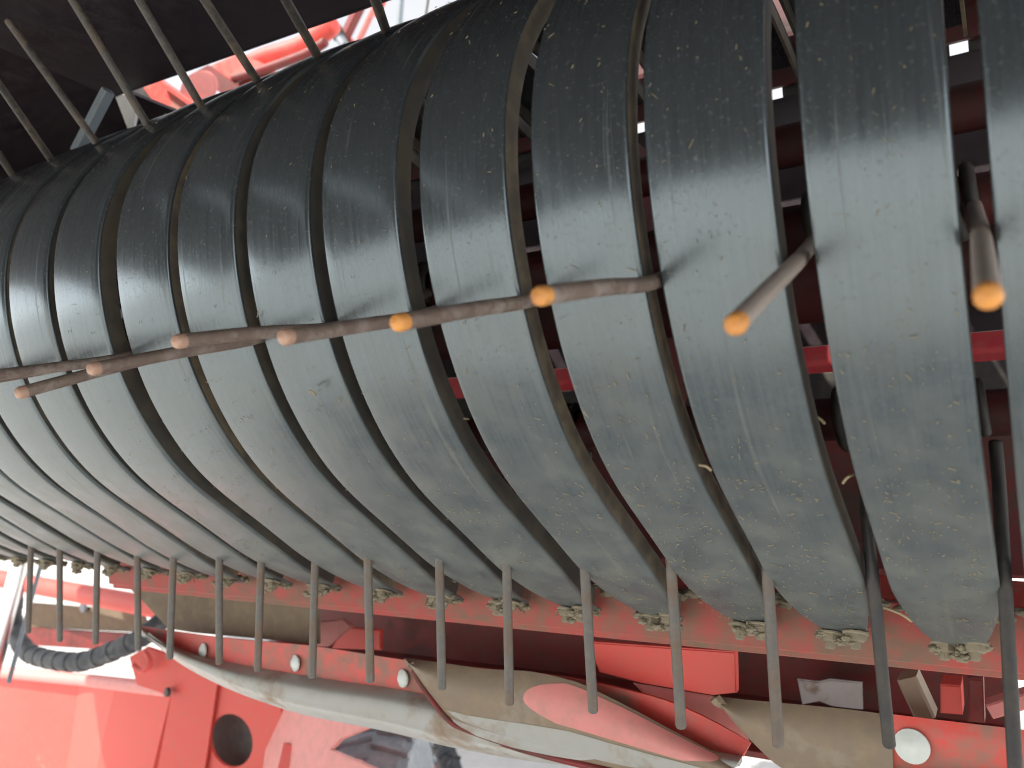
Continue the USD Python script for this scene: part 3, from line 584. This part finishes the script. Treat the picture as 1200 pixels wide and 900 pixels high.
obj('side_sheet', solid(np.array(side), 0.004, (0, 0, 1)), 'dark_plate', hood, 60)
obj('rear_edge', tube([edge(XH0) + [0, .004, .004], edge(-.2) + [0, .004, .004]], 0.004, 10), 'dark_plate', hood, 50)
ep = thing('end_plate', 'dark purple end plate behind the upright tines at the left edge', 'plate', tuple(at(60, 120, .75)))
obj('end_sheet', plate([(-200, -60), (140, 60), (150, 100), (128, 113), (118, 160), (100, 260), (-200, 300)], 0.80, 0.006, slope=(-0.2, 0.0), centre=(60, 120)), 'dark_plate', ep, 30)
obj('end_rib', bar(at(90, 178, .50), at(127, 106, .505), 0.010, 0.012, (0, 1, 0)), 'blue_grey_steel', ep, 30)
obj('light_strip', plate([(133, 110), (146, 106), (158, 132), (154, 152), (149, 152)], 0.57, 0.006), 'pale_plate', None, 30, 'pale blue grey strip beside the red bracket behind the drum', 'strip')
obj('dark_bracket', plate([(120, 100), (160, 96), (184, 128), (178, 150), (160, 160), (120, 180)], 0.95, 0.008), 'black_steel', None, 30, 'black bracket behind the pale strip at the top left', 'bracket')
wb = thing('frame_bracket', 'worn red angle bracket behind the drum at the top left', 'bracket', tuple(at(200, 115, 1.0)))
obj('worn_arm', plate([(158, 106), (184, 92), (236, 128), (232, 142), (206, 140)], 1.0, 0.010), 'red_paint_worn', wb, 30)
obj('red_edge', bar(at(186, 94, .985), at(240, 132, .985), 0.010, 0.014, (0, 1, 0)), 'red_paint', wb, 30)
fl = [(232 + 21 * math.cos(a) - 4 * math.sin(a), 104 + 21 * math.sin(a)) for a in np.linspace(0, 2 * np.pi, 28, endpoint=False)]
obj('rounded_flap', plate(fl, 0.99, 0.008, slope=(0.3, -0.5), centre=(232, 104)), 'red_paint_faded', None, 30, 'pink rounded flap between the two upright tines behind the drum', 'flap')
fb = thing('frame_beam', 'large curved red frame beam behind the drum at the top', 'beam', tuple(at(310, 65, 1.1)))
obj('dark_edge', plate([(228, 84), (243, 76), (290, 108), (276, 124)], 1.06, 0.012), 'red_paint_dark', fb, 30)
obj('worn_face', plate([(243, 78), (280, 62), (318, 78), (318, 100), (292, 110)], 1.08, 0.012), 'red_paint_worn', fb, 30)
obj('beam_arm', tube(bez([at(262, 92, 1.1), at(310, 68, 1.1), at(350, 56, 1.1), at(388, 30, 1.1)], 16), [0.019] * 16, 16), 'red_paint', fb, 50)
obj('beam_strap', tube(bez([at(275, 92, 1.07), at(320, 78, 1.07), at(355, 65, 1.07), at(380, 50, 1.07)], 16), [0.009] * 16, 12), 'red_paint_dark', fb, 50)
st = thing('rear_strut', 'dark red steel strut standing against the sky at the top', 'strut', tuple(at(415, 20, 1.3)))
obj('strut_body', bar(at(400, 52, 1.3), at(440, -30, 1.3), 0.018, 0.02, (0, 1, 0)), 'red_paint_dark', st, 30)
obj('cross_link', bar(at(380, 20, 1.32), at(428, 66, 1.32), 0.016, 0.02, (0, 1, 0)), 'red_paint_faded', st, 30)
obj('rear_strut', bar(at(466, 50, 1.3), at(472, -30, 1.3), 0.010, 0.012, (0, 1, 0)), 'blue_grey_steel', None, 30, 'thin grey strut against the sky right of the last upright tine', 'strut')
obj('rear_strut', bar(at(440, 20, 1.35), at(462, -30, 1.35), 0.012, 0.014, (0, 1, 0)), 'red_paint_worn', None, 30, 'short worn red strut beside the thin grey one at the top edge', 'strut')
obj('rear_cable', tube([at(496, 40, 1.4), at(506, -30, 1.4)], 0.0026, 8), 'black_steel', None, 50, 'thin black cable against the white sky at the top', 'cable')

hc = thing('hose_coupling', 'small dark hose coupling beside the red strut against the bright sky', 'coupling', tuple(at(397, 38, 1.2)))
obj('coupling_body', tube([at(386, 24, 1.2), at(404, 54, 1.2)], 0.010, 14, 'flat'), 'blue_grey_steel', hc, 40)
obj('coupling_collar', tube([at(393, 34, 1.2), at(398, 43, 1.2)], 0.0135, 14, 'flat'), 'black_steel', hc, 40)
obj('thin_red_tube', tube([at(412, 66, 1.25), at(452, -20, 1.22)], 0.007, 12), 'red_paint_faded', None, 40, 'thin pale red tube slanting in front of the dark red strut at the top', 'tube')

# ------------------------------------------------------------------ chaff stuck on the bands
V, Fc = [], []; nv = 0
for _ in range(2200):
    k = rng.choice([3, 2, 2, 2, 1, 1, 1, 0, 0, 0, -1, -1, -2, -2, -3, -4, -5, -6])
    x0, x1 = GAP[k][1], GAP[k + 1][0]; x = rng.uniform(x0 + .003, x1 - .003)
    s = rng.choice([rng.uniform(.03, .30), rng.uniform(.06, .22), rng.uniform(.2, .62)]); (tl, lf_) = BAND_TILT[k]
    p, t2, nr = prof_pn(np.array([s])); p, t2, nr = p[0], t2[0], nr[0] * OUT
    c, kk = np.array([.58, .085]), tl; Rr = np.array([[math.cos(kk), -math.sin(kk)], [math.sin(kk), math.cos(kk)]]); p = c + Rr @ (p - c); nr = Rr @ nr; t2 = Rr @ t2
    P = np.array([x, *(p + nr * (lf_ + 0.0010 + 0.0006))]); T = np.array([0, *t2]); Nn = np.array([0, *nr]); Xx = np.array([1.0, 0, 0])
    a = rng.gauss(0, .9); D = math.cos(a) * T + math.sin(a) * Xx; S = np.cross(Nn, D)
    L = rng.choice([.0004, .0005, .0006, .0008, .0010, .0013, .0020, rng.uniform(.001, .0045)]); W = rng.uniform(.0002, .00042); H = .0002
    q = [P - D * L / 2 - S * W / 2, P - D * L / 2 + S * W / 2, P + D * L / 2 + S * W / 2 * .6, P + D * L / 2 - S * W / 2 * .6]
    lift_ = Nn * (H + rng.uniform(0, .0006)); V += q + [q[0] + Nn * H, q[1] + Nn * H, q[2] + lift_, q[3] + lift_]
    Fc += [[nv + j for j in f] for f in ((4, 5, 6), (4, 6, 7), (0, 1, 5), (0, 5, 4), (1, 2, 6), (1, 6, 5), (2, 3, 7), (2, 7, 6), (3, 0, 4), (3, 4, 7))]; nv += 8
obj('chaff', (np.array(V), np.array(Fc)), 'straw', None, False, 'tiny bits of straw chaff stuck over the steel bands', 'chaff', kind='stuff')
for (x, y, x2, y2, Y, lab) in ((950, 486, 966, 496, .41, 'short straw stalk caught in the gap beside the second band, right of the middle'), (988, 566, 1000, 556, .42, 'bent straw stalk bridging the wide gap low on the right'),
                             (538, 494, 549, 491, .40, 'short pale straw caught in the gap left of the middle'), (362, 459, 370, 463, .36, 'tiny straw on the band below the middle tine row'),
                             (1036, 712, 1068, 728, .50, 'straw stalk sticking out beside the lowest end of the rightmost whole band'), (820, 545, 833, 551, .40, 'straw stub in the narrow gap right of the middle')):
    obj('straw_stalk', tube(bez([at(x, y, Y), at((x + x2) / 2, (y + y2) / 2 - 2, Y - .004), at(x2, y2, Y)], 8), 0.0007, 6), 'straw', None, 50, lab, 'straw')
